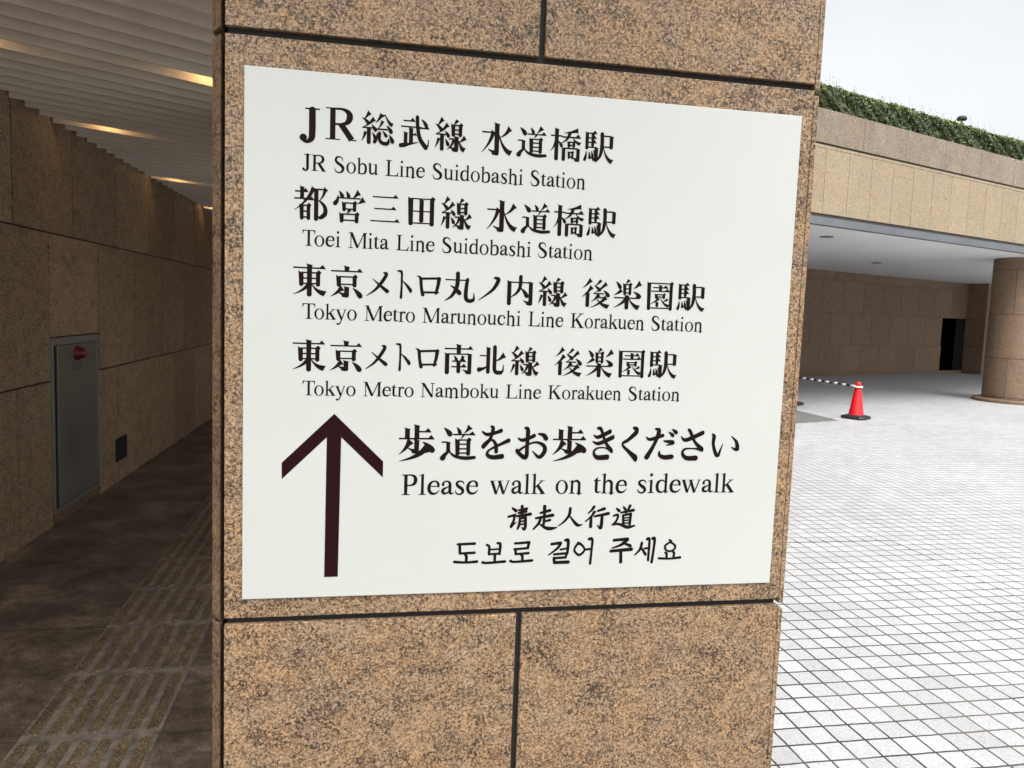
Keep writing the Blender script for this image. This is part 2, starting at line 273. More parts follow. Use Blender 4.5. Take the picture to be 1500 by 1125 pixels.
# ---------------------------------------------------------------- lettering
# strokes on a 0..100 square (y down).  h thin bar with a triangular end, n thin bar, v thick upright,
# k upright with a hook, b box, s left sweep, r right sweep, d drop, p free stroke of (x, y, width)
KANJI = {
'水': 'k 50 3 97 12;n 4 32 34;s 38 31 32 62 3 91 9 1;s 88 18 80 36 58 46 9 1;r 55 30 64 72 98 86 12',
'道': 'd 44 3 53 19 9;s 80 2 76 12 64 22 9 1;h 34 25 98;s 64 25 62 32 56 38 5 0;b 42 40 84 84 10;n 46 54 80;n 46 68 80;d 8 5 25 24 12;n 2 48 20;v 21 45 80 9;p 25 74 5 12 86 9 6 96 13;p 24 76 3 40 90 7 68 96 9 96 94 8',
'橋': 'n 2 25 38;v 21 2 98 10;s 21 30 16 56 2 72 6 0;d 25 40 37 54 8;s 86 5 70 13 44 15 8 1;h 38 27 98;s 62 14 58 36 34 47 8 0;r 72 28 80 40 98 44 8;b 56 40 80 54 7;v 44 58 98 9;n 44 60 90;k 90 58 98 9;b 58 70 76 88 6',
'駅': 'v 10 4 60 9;h 10 8 44;v 29 8 50 8;h 10 23 43;h 10 37 43;n 10 52 44;k 42 50 96 10;d 8 64 4 92 8;d 17 66 20 86 7;d 25 64 30 82 7;d 32 61 38 76 6;n 58 14 92;v 92 11 54 10;n 60 48 90;p 60 8 10 61 40 10 56 76 8 40 99 2;r 66 50 74 82 100 92 11',
'総': 's 24 2 18 14 8 24 8 1;d 3 18 22 34 9;s 38 20 28 36 6 47 8 1;n 4 48 38;d 32 38 44 54 9;v 24 48 98 10;s 14 60 10 76 2 90 7 0;d 34 62 44 80 9;s 62 6 56 20 44 32 8 1;n 62 7 76;r 74 6 80 22 99 34 9;s 66 24 62 38 52 48 7 0;n 48 50 82;d 78 38 92 56 10;d 50 62 42 90 9;p 57 62 8 57 82 8 66 92 9 82 92 9 86 76 2;d 66 56 77 70 8;d 86 66 97 86 10',
'武': 'h 10 15 50;n 2 33 72;h 60 35 98;v 18 48 88 10;v 36 34 88 11;h 36 57 56;p 2 92 11 14 90 11 32 86 6 60 79 2;p 56 2 10 58 34 10 66 68 11 86 94 12;p 84 92 10 93 88 5 95 68 2;d 70 8 86 26 10',
'線': 's 24 2 18 14 8 24 8 1;d 3 18 21 34 9;s 40 18 30 36 6 47 8 1;n 4 48 38;d 33 38 44 52 9;v 24 48 98 10;s 14 60 10 76 2 90 7 0;d 34 62 43 78 9;s 72 2 69 9 60 16 9 0;b 54 17 88 48 10;n 56 32 86;k 70 50 99 11;n 46 60 62;s 62 60 58 82 40 93 7 0;s 96 54 90 64 76 70 8 1;r 74 58 82 80 100 90 11',
'都': 'h 4 18 46;v 26 2 40 10;n 2 38 46;h 30 40 64;s 60 8 48 42 2 72 9 1;b 20 56 52 94 10;n 24 74 52;v 70 6 100 11;n 72 10 92;s 98 8 94 28 80 42 8 1;p 80 42 4 96 58 9 98 78 11 84 90 9 78 88 3',
'営': 'd 18 2 29 20 11;d 42 2 50 18 10;s 82 4 76 14 62 26 10 1;p 15 18 3 13 32 9 6 42 12;n 14 24 90;s 98 26 92 36 80 40 10 1;b 30 38 76 62 10;s 54 60 52 66 44 74 9 0;b 22 74 84 98 11',
'三': 'h 8 10 92;h 14 50 86;h 2 92 98',
'田': 'b 10 6 90 98 12;v 50 8 92 11;n 14 52 86',
'東': 'h 2 14 98;v 50 1 100 12;b 20 27 82 64 11;n 22 45 78;s 48 62 36 82 2 94 9 0;r 56 60 68 82 100 88 13',
'京': 'v 50 0 18 12;h 2 18 98;b 20 34 80 62 11;k 50 64 100 12;s 34 70 24 86 1 98 10 1;d 68 70 91 94 13',
'メ': 'p 70 4 6 80 10 11 62 42 11 36 74 8 2 99 2;p 26 30 2 54 54 8 84 78 13',
'ト': 'p 8 4 3 30 6 8 36 14 11 36 60 10 34 95 13;p 40 38 2 66 54 9 90 72 14',
'ロ': 'p 4 6 4 16 16 10 20 60 10 26 96 12;p 20 18 9 86 14 9;p 90 14 13 86 50 11 78 88 9;p 24 84 8 86 82 8',
'丸': 'n 2 25 74;p 42 2 11 40 46 11 24 80 8 1 98 2;p 74 22 9 70 54 10 70 86 11 80 96 11 92 93 10 96 86 6 95 68 2;d 18 44 48 70 12',
'ノ': 'p 68 3 8 82 10 13 60 52 10 5 97 2',
'内': 'v 11 14 100 12;n 12 20 88;k 88 15 99 12;p 51 0 11 49 36 10 36 58 7 16 72 2;d 50 38 74 66 12',
'後': 's 30 3 22 18 4 32 9 1;s 34 28 26 46 1 64 9 1;v 22 46 99 11;s 68 2 60 14 46 24 8 0;d 44 22 64 38 9;s 86 14 70 34 46 48 8 1;n 42 50 80;d 78 38 95 56 11;s 60 54 54 68 34 80 8 1;n 56 64 82;s 86 63 70 86 32 100 9 1;r 54 66 66 88 100 94 12',
'楽': 's 56 0 53 7 44 13 9 0;b 36 15 66 48 9;n 40 31 64;d 8 8 23 26 11;s 30 36 20 44 2 54 10 0;s 96 10 88 22 74 30 10 1;d 74 40 97 56 11;h 2 62 98;v 50 50 101 12;s 47 64 34 82 2 96 9 0;r 56 62 70 84 99 92 13',
'園': 'b 5 2 94 97 10;h 24 19 78;v 50 8 32 9;h 18 32 84;b 32 43 68 56 8;s 46 58 38 68 16 80 7 0;v 40 70 90 8;s 78 60 70 66 60 70 7 0;r 52 58 62 78 84 84 9',
'南': 'h 2 17 99;v 50 1 34 12;v 11 30 100 12;n 12 34 88;k 88 30 99 11;d 34 40 43 54 9;s 66 40 62 48 54 56 8 0;h 28 57 76;h 26 75 78;v 50 57 96 11',
'北': 'v 37 2 98 12;n 4 34 36;p 2 84 14 18 80 8 38 70 3;p 62 3 12 62 60 12 63 84 12 72 93 12 88 93 11;p 86 94 10 95 86 6 97 64 2;s 97 30 86 46 64 52 11 1',
'歩': 'v 50 0 42 11;h 52 20 90;v 24 9 40 11;h 1 39 99;k 50 40 80 11;s 30 46 24 66 1 82 11 1;d 66 48 93 70 13;s 76 64 56 90 3 100 13 1',
'を': 'p 3 18 5 20 26 9 54 19 9 68 14 11;p 34 2 7 40 8 10 30 40 9 7 63 12;p 7 60 10 24 44 6 40 44 7 51 58 10 53 78 11;p 96 44 11 62 58 7 28 74 6 22 88 10 40 96 11 74 93 13',
'お': 'p 8 34 4 22 40 9 46 32 9 58 26 10;p 30 3 7 38 10 11 37 56 10 36 86 11 28 92 11 8 76 10 5 70 8;p 8 74 7 38 54 5 66 46 6 90 56 10 93 74 11 76 91 9 54 72 2;p 72 20 4 88 24 10 96 34 12',
'き': 'p 5 26 4 26 32 10 80 14 12;p 2 46 4 30 52 10 94 32 12;p 22 4 7 38 8 11 60 48 10 88 74 13;p 90 76 11 60 66 4 24 67 5 8 80 9 24 96 12 72 95 14',
'く': 'p 66 3 8 86 12 15 40 38 10 7 52 8 44 74 11 84 94 18',
'だ': 'p 4 30 4 16 37 9 54 24 10;p 32 3 6 42 10 11 30 50 9 7 95 13;p 60 42 5 86 46 12 80 52 6 66 56 2;p 46 76 4 48 88 9 62 95 12 85 93 13;d 72 12 86 24 9;d 82 3 96 14 10',
'さ': 'p 3 26 4 24 36 11 92 12 12;p 32 3 8 40 10 11 60 42 9 90 66 14;p 92 68 11 56 64 4 20 66 6 11 80 10 28 95 12 68 95 14',
'い': 'p 2 4 4 9 14 11 8 50 9 20 92 11 28 96 8 32 80 7 42 46 2;p 72 14 3 90 36 9 95 64 12 90 70 11 74 60 3',
'请': 'p 20 10 8 34 20 12;p 3 44 8 32 37 9;p 29 38 9 26 60 9 16 84 11;p 16 84 9 38 66 3;p 46 18 7 80 12 10;p 60 2 11 60 40 9;p 46 29 8 78 23 9;p 40 42 8 97 34 11;p 52 50 8 50 76 9 44 93 8;p 52 52 7 76 47 10;p 76 48 10 76 86 11 70 96 9 62 88 4;p 52 64 6 76 61 6;p 52 76 6 76 73 6',
'走': 'p 30 30 8 68 20 11;p 46 3 12 46 50 9;p 12 52 8 80 40 12;p 46 50 9 44 80 9;p 48 66 7 70 60 9;p 30 58 10 22 76 9 3 97 6;p 28 76 5 52 92 11 74 96 12 98 92 5',
'人': 'p 48 3 10 44 40 10 24 74 8 1 95 4;p 48 45 5 68 78 11 82 93 13 99 90 4',
'行': 'p 36 3 11 26 18 8 12 32 5;p 38 26 11 26 46 8 2 68 5;p 25 46 9 25 92 12;p 52 22 8 80 12 12;p 40 46 8 98 34 12;p 72 44 10 70 92 12 64 99 9 54 86 4',
'道k': 'p 16 14 7 27 24 12;p 4 46 7 22 42 9 20 62 8 8 80 9;p 2 84 8 28 82 9 66 96 12 98 90 6;p 46 8 7 54 18 10;p 74 3 11 64 24 7;p 36 32 7 90 22 11;p 60 28 6 56 40 6;p 46 44 9 48 82 9;p 46 44 7 80 38 9;p 79 38 10 76 84 9;p 52 56 5 76 53 5;p 52 67 5 76 64 5;p 52 79 5 76 77 5',
'도': 'p 14 8 8 86 6 9;p 22 8 8 24 52 8;p 24 52 7 86 50 9;p 46 58 8 52 66 9 52 90 8;p 2 92 9 50 96 8 98 93 9',
'보': 'p 18 12 8 28 20 8 28 56 8;p 64 4 8 76 10 9 74 56 8;p 28 34 6 74 32 6;p 28 56 7 74 54 7;p 54 58 8 54 92 8;p 2 94 9 20 97 8 98 92 9',
'로': 'p 20 8 8 82 4 9;p 82 4 9 76 32 8;p 18 36 8 78 32 8;p 22 36 8 24 60 8;p 24 60 7 80 56 9;p 48 64 8 54 70 8 54 90 8;p 2 92 9 20 97 8 98 92 9',
'걸': 'p 14 18 8 56 14 9;p 56 16 9 42 36 8 3 64 4;p 56 42 6 84 38 6;p 76 3 8 90 6 10 88 60 8;p 28 62 7 84 58 7;p 84 58 8 82 76 7;p 28 78 7 82 76 7;p 28 78 9 30 97 9;p 30 97 9 94 96 10',
'어': 'p 20 17 7 38 24 7 56 44 7 38 62 7 20 62 7 3 44 7 18 22 7 36 22 7;p 58 44 6 84 42 6;p 76 3 8 94 6 9 92 50 8 88 98 9',
'주': 'p 14 8 8 76 4 9;p 76 6 10 50 26 8 8 40 4;p 54 18 6 90 32 9;p 2 52 8 96 46 10;p 48 52 9 50 97 10',
'세': 'p 34 20 9 26 46 8 2 68 4;p 32 38 6 54 66 9;p 48 42 6 70 40 6;p 58 4 8 70 8 8 68 90 8;p 84 2 8 95 4 9 92 50 8 86 98 9',
'요': 'p 50 14 7 72 30 7 70 50 7 50 60 7 30 50 7 28 30 7 48 14 7;p 46 2 7 54 10 8;p 30 66 8 36 72 8 36 92 7;p 66 64 8 70 70 8 68 92 7;p 2 94 8 50 97 7 98 92 9',
'消': 'd 8 8 20 20 10;d 3 32 14 44 10;p 4 96 10 22 62 4;v 66 2 30 9;d 40 8 48 24 9;d 92 8 84 24 9;v 40 34 98 9;n 40 38 90;v 88 34 98 9;n 42 56 86;n 42 74 86',
'火': 'p 50 2 10 48 50 10 28 80 8 4 96 3;p 52 50 4 72 82 10 96 94 8;d 22 30 14 54 10;d 84 24 72 48 9',
'栓': 'n 2 30 40;v 22 4 98 10;p 22 34 7 14 56 5 2 72 3;p 68 4 8 56 26 7 40 42 4;p 68 8 4 82 28 9 98 40 6;n 50 52 90;n 52 70 88;v 70 50 90 9;n 42 92 98',
}
# Latin letters on a 1000-unit body (y up): (advance, strokes).  q free stroke, R rectangle, P polygon, o ring, c disc
def flag(x0, x1, t, l):
    return 'P %d 0 %d 0 %d %d %d %d %d %d %d %d %d %d' % (x0, x1, x1, t, x1-14, t, l, t-48, l, t-62, x0, t-52)
def foot(a, b, x0, x1):
    return 'P %d 0 %d 0 %d 16 %d 42 %d 42 %d 16' % (a, b, b, x1, x0, a)
def roof(a, b, x0, x1, t):
    return 'P %d %d %d %d %d %d %d %d %d %d %d %d' % (a, t, a, t-18, x0, t-44, x1, t-44, b, t-18, b, t)
LATIN = {
'i': (278, [flag(92,182,462,20), foot(16,256,92,182), 'c 136 622 56']),
'l': (278, [flag(92,182,683,18), foot(16,256,92,182)]),
'n': (500, [flag(74,162,462,10), foot(12,228,74,162), 'q 155 370 30 230 428 56 305 424 76 362 372 88 376 300 88 376 0 88', foot(276,490,332,420)]),
'h': (500, [flag(74,162,683,4), foot(8,228,74,162), 'q 155 370 30 230 428 56 305 424 76 362 372 88 376 300 88 376 0 88', foot(276,490,332,420)]),
'm': (778, [flag(76,164,462,12), foot(14,230,76,164), 'q 155 370 30 225 428 56 290 424 76 342 372 88 356 300 88 356 0 88', foot(256,460,312,400), 'q 395 370 30 470 428 56 550 424 76 616 372 88 630 300 88 630 0 88', foot(530,768,586,674)]),
'r': (333, [flag(76,166,462,6), foot(6,254,76,166), 'q 158 340 28 200 412 46 250 432 60 300 408 84']),
'u': (500, [ 'q 112 440 88 112 140 88 135 70 78 200 38 62 275 58 46 340 112 30', 'P 10 450 10 434 70 420 156 420 156 450', 'P 338 450 424 450 424 60 484 50 484 36 352 -8 338 -8', 'P 276 450 276 434 338 420 400 420 400 450']),
'o': (500, ['o 250 225 224 238 128 206']),
'c': (444, ['q 368 340 86 330 416 46 235 442 40 125 380 80 74 235 96 112 92 88 215 36 64 320 62 42 408 140 16']),
'e': (444, ['R 72 258 404 292', 'q 384 282 70 366 372 78 305 430 50 225 440 42 118 372 78 72 230 96 112 90 90 220 36 66 330 64 42 418 150 16']),
'a': (444, ['q 92 330 86 108 400 48 195 440 42 280 412 64 318 330 88 318 100 88 345 40 62 395 44 40 440 72 20', 'q 318 290 26 205 234 40 100 175 76 80 100 88 130 50 72 215 56 46 318 130 24']),
's': (389, ['q 340 330 14 305 410 40 218 440 42 122 408 66 98 345 78 150 272 90 262 196 96 308 112 86 262 38 60 185 12 42 90 50 40 50 146 14']),
't': (278, ['P 68 420 68 448 158 580 158 420', 'q 112 460 90 112 130 90 130 58 72 190 38 46 268 76 20', 'R 12 418 258 452']),
'b': (500, [flag(68,156,683,2), 'q 150 350 24 220 420 46 300 432 56 392 368 86 420 230 96 392 85 84 300 20 48 200 14 40 90 40 40']),
'd': (500, ['P 340 0 428 0 428 683 414 683 272 637 272 622 340 630', 'P 340 -8 354 -8 492 34 492 50 400 56 340 60', 'q 346 380 24 285 428 44 210 436 48 110 368 86 74 225 96 112 82 86 210 30 56 290 50 38 346 108 24']),
'k': (500, [flag(74,162,683,4), foot(8,234,74,162), 'q 150 225 38 400 440 38', 'q 222 300 96 438 8 96', 'R 276 434 484 452', foot(284,506,390,486)]),
'y': (500, ['q 76 440 92 268 18 88', 'q 424 440 36 262 10 44 206 -116 46 146 -178 54 72 -166 72', 'R 14 434 218 452', 'R 338 434 486 452']),
'w': (722, ['q 76 440 90 230 10 84', 'q 226 0 36 366 440 36', 'q 330 440 90 488 10 84', 'q 484 0 36 652 440 36', 'R 12 434 212 452', 'R 262 434 462 452', 'R 574 434 710 452']),
'T': (611, ['R 252 20 358 640', foot(158,454,252,358), 'R 32 624 578 662', 'P 17 490 36 490 70 590 120 626 120 662 24 662', 'P 594 490 575 490 540 590 490 626 490 662 587 662']),
'L': (611, ['R 98 20 204 640', roof(12,294,98,204,662), 'R 12 0 575 38', foot(12,300,98,204), 'P 400 36 520 60 570 174 598 174 572 0 480 0']),
'J': (389, ['q 236 640 106 236 170 106 226 60 94 160 2 56 70 22 60', 'c 66 60 54', roof(80,376,183,289,662)]),
'R': (667, ['R 98 20 206 640', foot(14,300,98,206), roof(14,230,98,206,662), 'q 190 642 38 370 640 44 484 592 84 520 494 108 480 388 88 360 336 42 190 332 36', 'q 330 330 106 560 10 108', foot(470,664,520,600)]),
'P': (556, ['R 98 20 206 640', foot(14,300,98,206), roof(14,230,98,206,662), 'q 190 642 38 320 642 44 430 592 84 466 484 108 426 368 88 310 314 42 190 312 36']),
'S': (556, ['q 424 476 14 396 590 40 286 652 44 152 616 80 108 514 96 172 412 104 338 306 112 436 198 114 406 72 90 284 8 46 132 34 40 54 202 14']),
'M': (889, ['R 104 20 144 640', foot(12,236,104,144), roof(12,200,104,144,662), 'q 140 650 106 432 30 106', 'q 432 10 40 728 650 40', 'R 706 20 814 640', foot(640,868,706,814), roof(706,868,716,814,662)]),
'N': (722, ['R 108 20 150 640', foot(12,250,108,150), roof(12,190,108,150,662), 'q 130 650 106 590 10 106', 'R 572 0 614 640', roof(472,710,572,614,662)]),
'K': (722, ['R 98 20 206 640', foot(14,300,98,206), roof(14,300,98,206,662), 'q 190 290 44 548 640 44', 'q 300 400 114 606 10 114', roof(420,690,530,570,662), foot(430,724,560,660)]),
}
BIG = {  # the heavier capitals of the first line
'J': ['q 270 680 128 270 200 128 250 70 112 170 4 70 100 14 60', 'c 82 84 80', 'R 120 690 430 720'],
'R': ['R 108 10 232 710', 'R 10 0 340 26', 'R 10 694 300 720', 'q 200 700 40 400 696 52 522 630 104 556 530 130 512 420 104 390 362 50 200 360 38', 'q 350 372 118 606 20 122', 'R 530 0 716 26'],
}
KERN = {'To': -80, 'ro': -10, 'yo': -15, 'we': -10}

def smooth(pts, n=7):
    if len(pts) < 3: return pts
    out = []
    for i in range(len(pts)-1):
        a = pts[max(i-1, 0)]; b = pts[i]; c = pts[i+1]; d = pts[min(i+2, len(pts)-1)]
        for k in range(n):
            t = k/n
            out.append(tuple(.5*(2*b[j]+(c[j]-a[j])*t+(2*a[j]-5*b[j]+4*c[j]-d[j])*t*t+(3*b[j]-a[j]-3*c[j]+d[j])*t**3) for j in range(3)))
    out.append(pts[-1])
    return out
def disc(x, y, r, n=12):
    return [(x+r*math.cos(2*PI*k/n), y+r*math.sin(2*PI*k/n)) for k in range(n)]
def ribbon(pts, cap0=True, cap1=True):
    polys = []; L = []; Rr = []
    for i, (x, y, w) in enumerate(pts):
        a = pts[max(i-1, 0)]; b = pts[min(i+1, len(pts)-1)]
        dx, dy = b[0]-a[0], b[1]-a[1]; l = math.hypot(dx, dy) or 1
        nx, ny = -dy/l*w/2, dx/l*w/2
        L.append((x+nx, y+ny)); Rr.append((x-nx, y-ny))
    for i in range(len(pts)-1): polys.append([L[i], L[i+1], Rr[i+1], Rr[i]])
    if cap0 and pts[0][2] > 2.6: polys.append(disc(*pts[0][:2], pts[0][2]/2))
    if cap1 and pts[-1][2] > 2.6: polys.append(disc(*pts[-1][:2], pts[-1][2]/2))
    return polys
def quad(x0, y0, x1, y1, x2, y2, ws, n=12):
    return [((1-t)**2*x0+2*t*(1-t)*x1+t*t*x2, (1-t)**2*y0+2*t*(1-t)*y1+t*t*y2, ws(t)) for t in [k/n for k in range(n+1)]]
TH = 4.6
BOLD = 1.24
def kstroke(s):
    t = s.split(); c = t[0]; a = [float(v) for v in t[1:]]
    if c == 'p': a = [v*BOLD if i % 3 == 2 else v for i, v in enumerate(a)]
    elif c == 's': a[6] *= BOLD
    elif c in 'vkbrd': a[-1] *= BOLD if c != 'b' else 1.15
    if c == 'p':
        return ribbon(smooth([tuple(a[i:i+3]) for i in range(0, len(a), 3)]))
    if c == 'n':
        x1, y, x2 = a; return [[(x1, y-TH/2), (x2, y-TH/2), (x2, y+TH/2), (x1, y+TH/2)]]
    if c == 'h':
        x1, y, x2 = a; s_ = min(1, (x2-x1)/60+.35)
        return [[(x1, y-TH/2), (x2-6, y-TH/2), (x2-1, y+TH/2), (x1, y+TH/2)], [(x2-18*s_, y-TH/2+.5), (x2-9*s_, y-10.5*s_), (x2+1, y+TH/2)]]
    if c in 'vk':
        if c == 'v' or len(a) == 4: x, y0, y1, w = a
        f = w*.22
        o = [[(x-w/2-f, y0), (x-w/2, y0+.3*w), (x-w/2, y1-w*.3), (x-w*.25, y1), (x+w*.25, y1), (x+w/2, y1-w*.3), (x+w/2, y0+w*.45), (x+w/2+f, y0+w*.3)]]
        if c == 'k':
            o.append([(x-w/2+.5, y1-w*.95), (x-w*.3, y1), (x-w*.9, y1-w*.1), (x-w*1.05, y1-w*.5), (x-w*1.8, y1-w*1.05), (x-w*1.7, y1-w*1.2), (x-w*1.0, y1-w*1.0)])
        return o
    if c == 'b':
        x1, y1, x2, y2, w = a; o = []
        o.append([(x1-w*.2, y1-w*.35), (x1+w*.5, y1+w*.1), (x1+w, y1+w*.3), (x1+w, y2+w*.12), (x1+w*.7, y2+w*.42), (x1+w*.25, y2+w*.42), (x1, y2+w*.12)])
        o.append([(x2-w, y1), (x2-w*.35, y1-w*.6), (x2+w*.3, y1+w*.02), (x2, y1+w*.45), (x2, y2+w*.12), (x2-w*.3, y2+w*.42), (x2-w*.75, y2+w*.42), (x2-w, y2+w*.12)])
        for y in (y1+TH*.3, y2-TH*.7): o.append([(x1+w*.5, y-TH/2), (x2-w*.5, y-TH/2), (x2-w*.5, y+TH/2), (x1+w*.5, y+TH/2)])
        return o
    if c == 's':
        x0, y0, cx, cy, x2, y2, w = a[:7]
        p = quad(x0, y0, cx, cy, x2, y2, lambda t: w*(1-t**1.3)+1.2)
        o = ribbon(p, False, False)
        if len(a) > 7 and a[7]:
            l = math.hypot(cx-x0, cy-y0) or 1; ux, uy = (cx-x0)/l, (cy-y0)/l
            o.append([(x0-uy*w*.55-ux*w*.5, y0+ux*w*.55-uy*w*.5), (x0-uy*w*.5+ux*w*.5, y0+ux*w*.5+uy*w*.5), (x0+uy*w*.5+ux*w*.7, y0-ux*w*.5+uy*w*.7), (x0+uy*w*.95+ux*w*.15, y0-ux*w*.95+uy*w*.15)])
        return o
    if c == 'r':
        x0, y0, cx, cy, x2, y2, w = a
        p = quad(x0, y0, cx, cy, x2-w*.7, y2, lambda t: 2.2+(w-2.2)*t**1.2)
        return ribbon(p, False, False)+[[(x2-w*1.15, y2-w*.52), (x2+w*.1, y2-w*.38), (x2-w*.45, y2+w*.62), (x2-w*.75, y2+w*.5), (x2-w*1.0, y2+w*.25)]]
    if c == 'd':
        x0, y0, x1, y1, w = a
        return ribbon(quad(x0, y0, (x0+x1)/2+(y1-y0)*.12, (y0+y1)/2-(x1-x0)*.12, x1, y1, lambda t: 2+(w-2)*min(1, t*1.25)**.9, 8))
def lstroke(s):
    t = s.split(); c = t[0]; a = [float(v) for v in t[1:]]
    if c == 'q': a = [v*1.10+2 if i % 3 == 2 and v > 12 else v for i, v in enumerate(a)]
    if c == 'q': return ribbon(smooth([tuple(a[i:i+3]) for i in range(0, len(a), 3)]), len(a) > 6, len(a) > 6)
    if c == 'R': return [[(a[0], a[1]), (a[2], a[1]), (a[2], a[3]), (a[0], a[3])]]
    if c == 'P': return [[(a[i], a[i+1]) for i in range(0, len(a), 2)]]
    if c == 'c': return [disc(a[0], a[1], a[2], 16)]
    if c == 'o':
        cx, cy, rx, ry, ix, iy = a; n = 28; o = []
        pt = lambda k, x, y: (cx+x*math.cos(2*PI*k/n), cy+y*math.sin(2*PI*k/n))
        for k in range(n): o.append([pt(k, rx, ry), pt(k+1, rx, ry), pt(k+1, ix, iy), pt(k, ix, iy)])
        return o
def ext(polys):
    xs = [q[0] for p in polys for q in p]; ys = [q[1] for p in polys for q in p]
    return min(xs), max(xs), min(ys), max(ys)
def add_polys(bm, groups, fx, fz, y0):
    """groups: one list of polygons per stroke; every stroke sits a hair above the last so nothing is coplanar"""
    k = 0
    for polys in groups:
        for p in polys:
            vs = [bm.verts.new((fx(x), y0-k*.000004, fz(y))) for x, y in p]
            f = bm.faces.new(vs); k += 1
def glyph(bm, ch, xl, xr, zt, zb, y0):
    if ch in BIG: g = [lstroke(s) for s in BIG[ch]]
    else:
        st = KANJI[ch].split(';')
        if '\uac00' <= ch <= '\ud7a3':                     # the Korean line is cut in a heavier hand
            st = ['p '+' '.join(str(float(v)*1.22) if i % 3 == 2 else v for i, v in enumerate(q.split()[1:])) for q in st]
        g = [kstroke(q) for q in st]
    a, b, c, d = ext([p for q in g for p in q])
    fx = lambda x: xl+(x-a)/(b-a)*(xr-xl)
    fz = (lambda y: zb+(y-c)/(d-c)*(zt-zb)) if ch in BIG else (lambda y: zt-(y-c)/(d-c)*(zt-zb))
    add_polys(bm, g, fx, fz, y0)
def word(bm, w, xl, xr, z, cap, y0):
    x = 0; items = []
    for i, ch in enumerate(w):
        adv, st = LATIN[ch]
        items.append((x, [lstroke(s) for s in st])); x += adv+KERN.get(w[i:i+2], 0)
    lo = min(ext([p for q in g for p in q])[0]+ox for ox, g in items); hi = max(ext([p for q in g for p in q])[1]+ox for ox, g in items)
    k = (xr-xl)/(hi-lo); s = cap/662
    # keep the letters' own proportions and spread what is left between them
    if len(w) > 1 and k > s*1.04:
        extra = ((xr-xl)-(hi-lo)*s)/(len(w)-1); k = s
    else: extra = 0
    for i, (ox, g) in enumerate(items):
        add_polys(bm, g, lambda x: xl+(x+ox-lo)*k+extra*i, lambda y: z+y*s, y0)

# ---------------------------------------------------------------- ground
bm = bmesh.new()
v = [bm.verts.new(p) for p in ((-400, -400, -.15), (400, -400, -.15), (400, 400, -.15), (-400, 400, -.15))]; bm.faces.new(v)
tag(link('plaza_paving', bm, M_PLAZA), kind='structure')
bm = bmesh.new(); box(bm, -1.8, 1.04, -9, 13.4, -.3, 0)
tag(link('sidewalk', bm, M_WALK, bevel=.01), kind='structure')
# tactile strip: blocks 0.443 long, seven raised bars each
bm = bmesh.new()
def tx(y): return -.838-.012*(y-1.3)
TW = .418
for k in range(-6, 24):
    y0 = 1.31+k*.4435; y1 = y0+.4385
    if y1 > 12.5: break
    x0 = tx(y0)
    P = [(x0, y0, .0008), (x0+TW, y0, .0008), (x0+TW-.005, y1, .0008), (x0-.005, y1, .0008)]
    hexa(bm, P+[(a, b, .004) for a, b, c in P])
    for i in range(7):
        xa = x0+TW*(i+.5)/7; w = .019; L0, L1 = y0+.018, y1-.018
        ring = []
        for z, s in ((.0042, 1.0), (.0095, .78)):
            pts = []
            for m in range(7): a = PI+PI*m/6; pts.append((xa+w*s*math.cos(a), L0+w+w*s*math.sin(a), z))
            for m in range(7): a = PI*m/6; pts.append((xa-.005+w*s*math.cos(a), L1-w+w*s*math.sin(a), z))
            ring.append([bm.verts.new(q) for q in pts])
        n = len(ring[0])
        for q in range(n): bm.faces.new([ring[0][q], ring[0][(q+1) % n], ring[1][(q+1) % n], ring[1][q]]).material_index = 1
        bm.faces.new(ring[1]).material_index = 1
tag(link('tactile_paving', bm, [M_TBASE, M_TACT]), kind='structure')
# ---------------------------------------------------------------- sign pillar and the colonnade behind it
PW = .9612
def slab(parent, x0, x1, z0, z1, y=0, mat=M_GRAN):
    bm = bmesh.new(); box(bm, x0, x1, y, y+(.0105 if y < .5 else .03), z0, z1); return link('cladding_slab', bm, mat, parent, bevel=.0012)
def side(parent, x0, x1, y0, y1, z0, z1):
    bm = bmesh.new(); box(bm, x0, x1, y0, y1, z0, z1); return link('side_slab', bm, M_GRAN, parent, bevel=.001)
ROWS = [(.0, .8950), (.9055, 1.7945), (1.8055, 2.80)]
pil = empty('stone_pillar', (.48, 0, 0))
tag(pil, 'broad tan granite pillar in the foreground carrying the ivory direction sign', 'pillar')
bm = bmesh.new(); box(bm, .004, PW-.012, .011, .93, 0, 2.82); link('core', bm, M_DARK, pil)
for i, (z0, z1) in enumerate(ROWS):
    js = {0: .4752, 1: None, 2: .4771}[i]
    if js is None: slab(pil, .0012, PW-.0095, z0, z1)
    else: slab(pil, .0012, js-.0048, z0, z1); slab(pil, js+.0048, PW-.0095, z0, z1)
    dz = -.004
    bm = bmesh.new(); a, b = z0+dz*.5, z1+dz*.5                # the passage side: slab with a wide splayed arris
    P = [(-.0050, .0005), (-.0050, .945), (-.0215, .945), (-.0215, .030)]
    hexa(bm, [(x, y, a) for x, y in P]+[(x, y, b) for x, y in P]); link('side_slab', bm, M_GRAN, pil)
    side(pil, PW-.0088, PW, .0, .945, z0+dz*2 if i else z0, z1+dz*2)
    slab(pil, .0012, PW-.0095, z0, z1, .93)
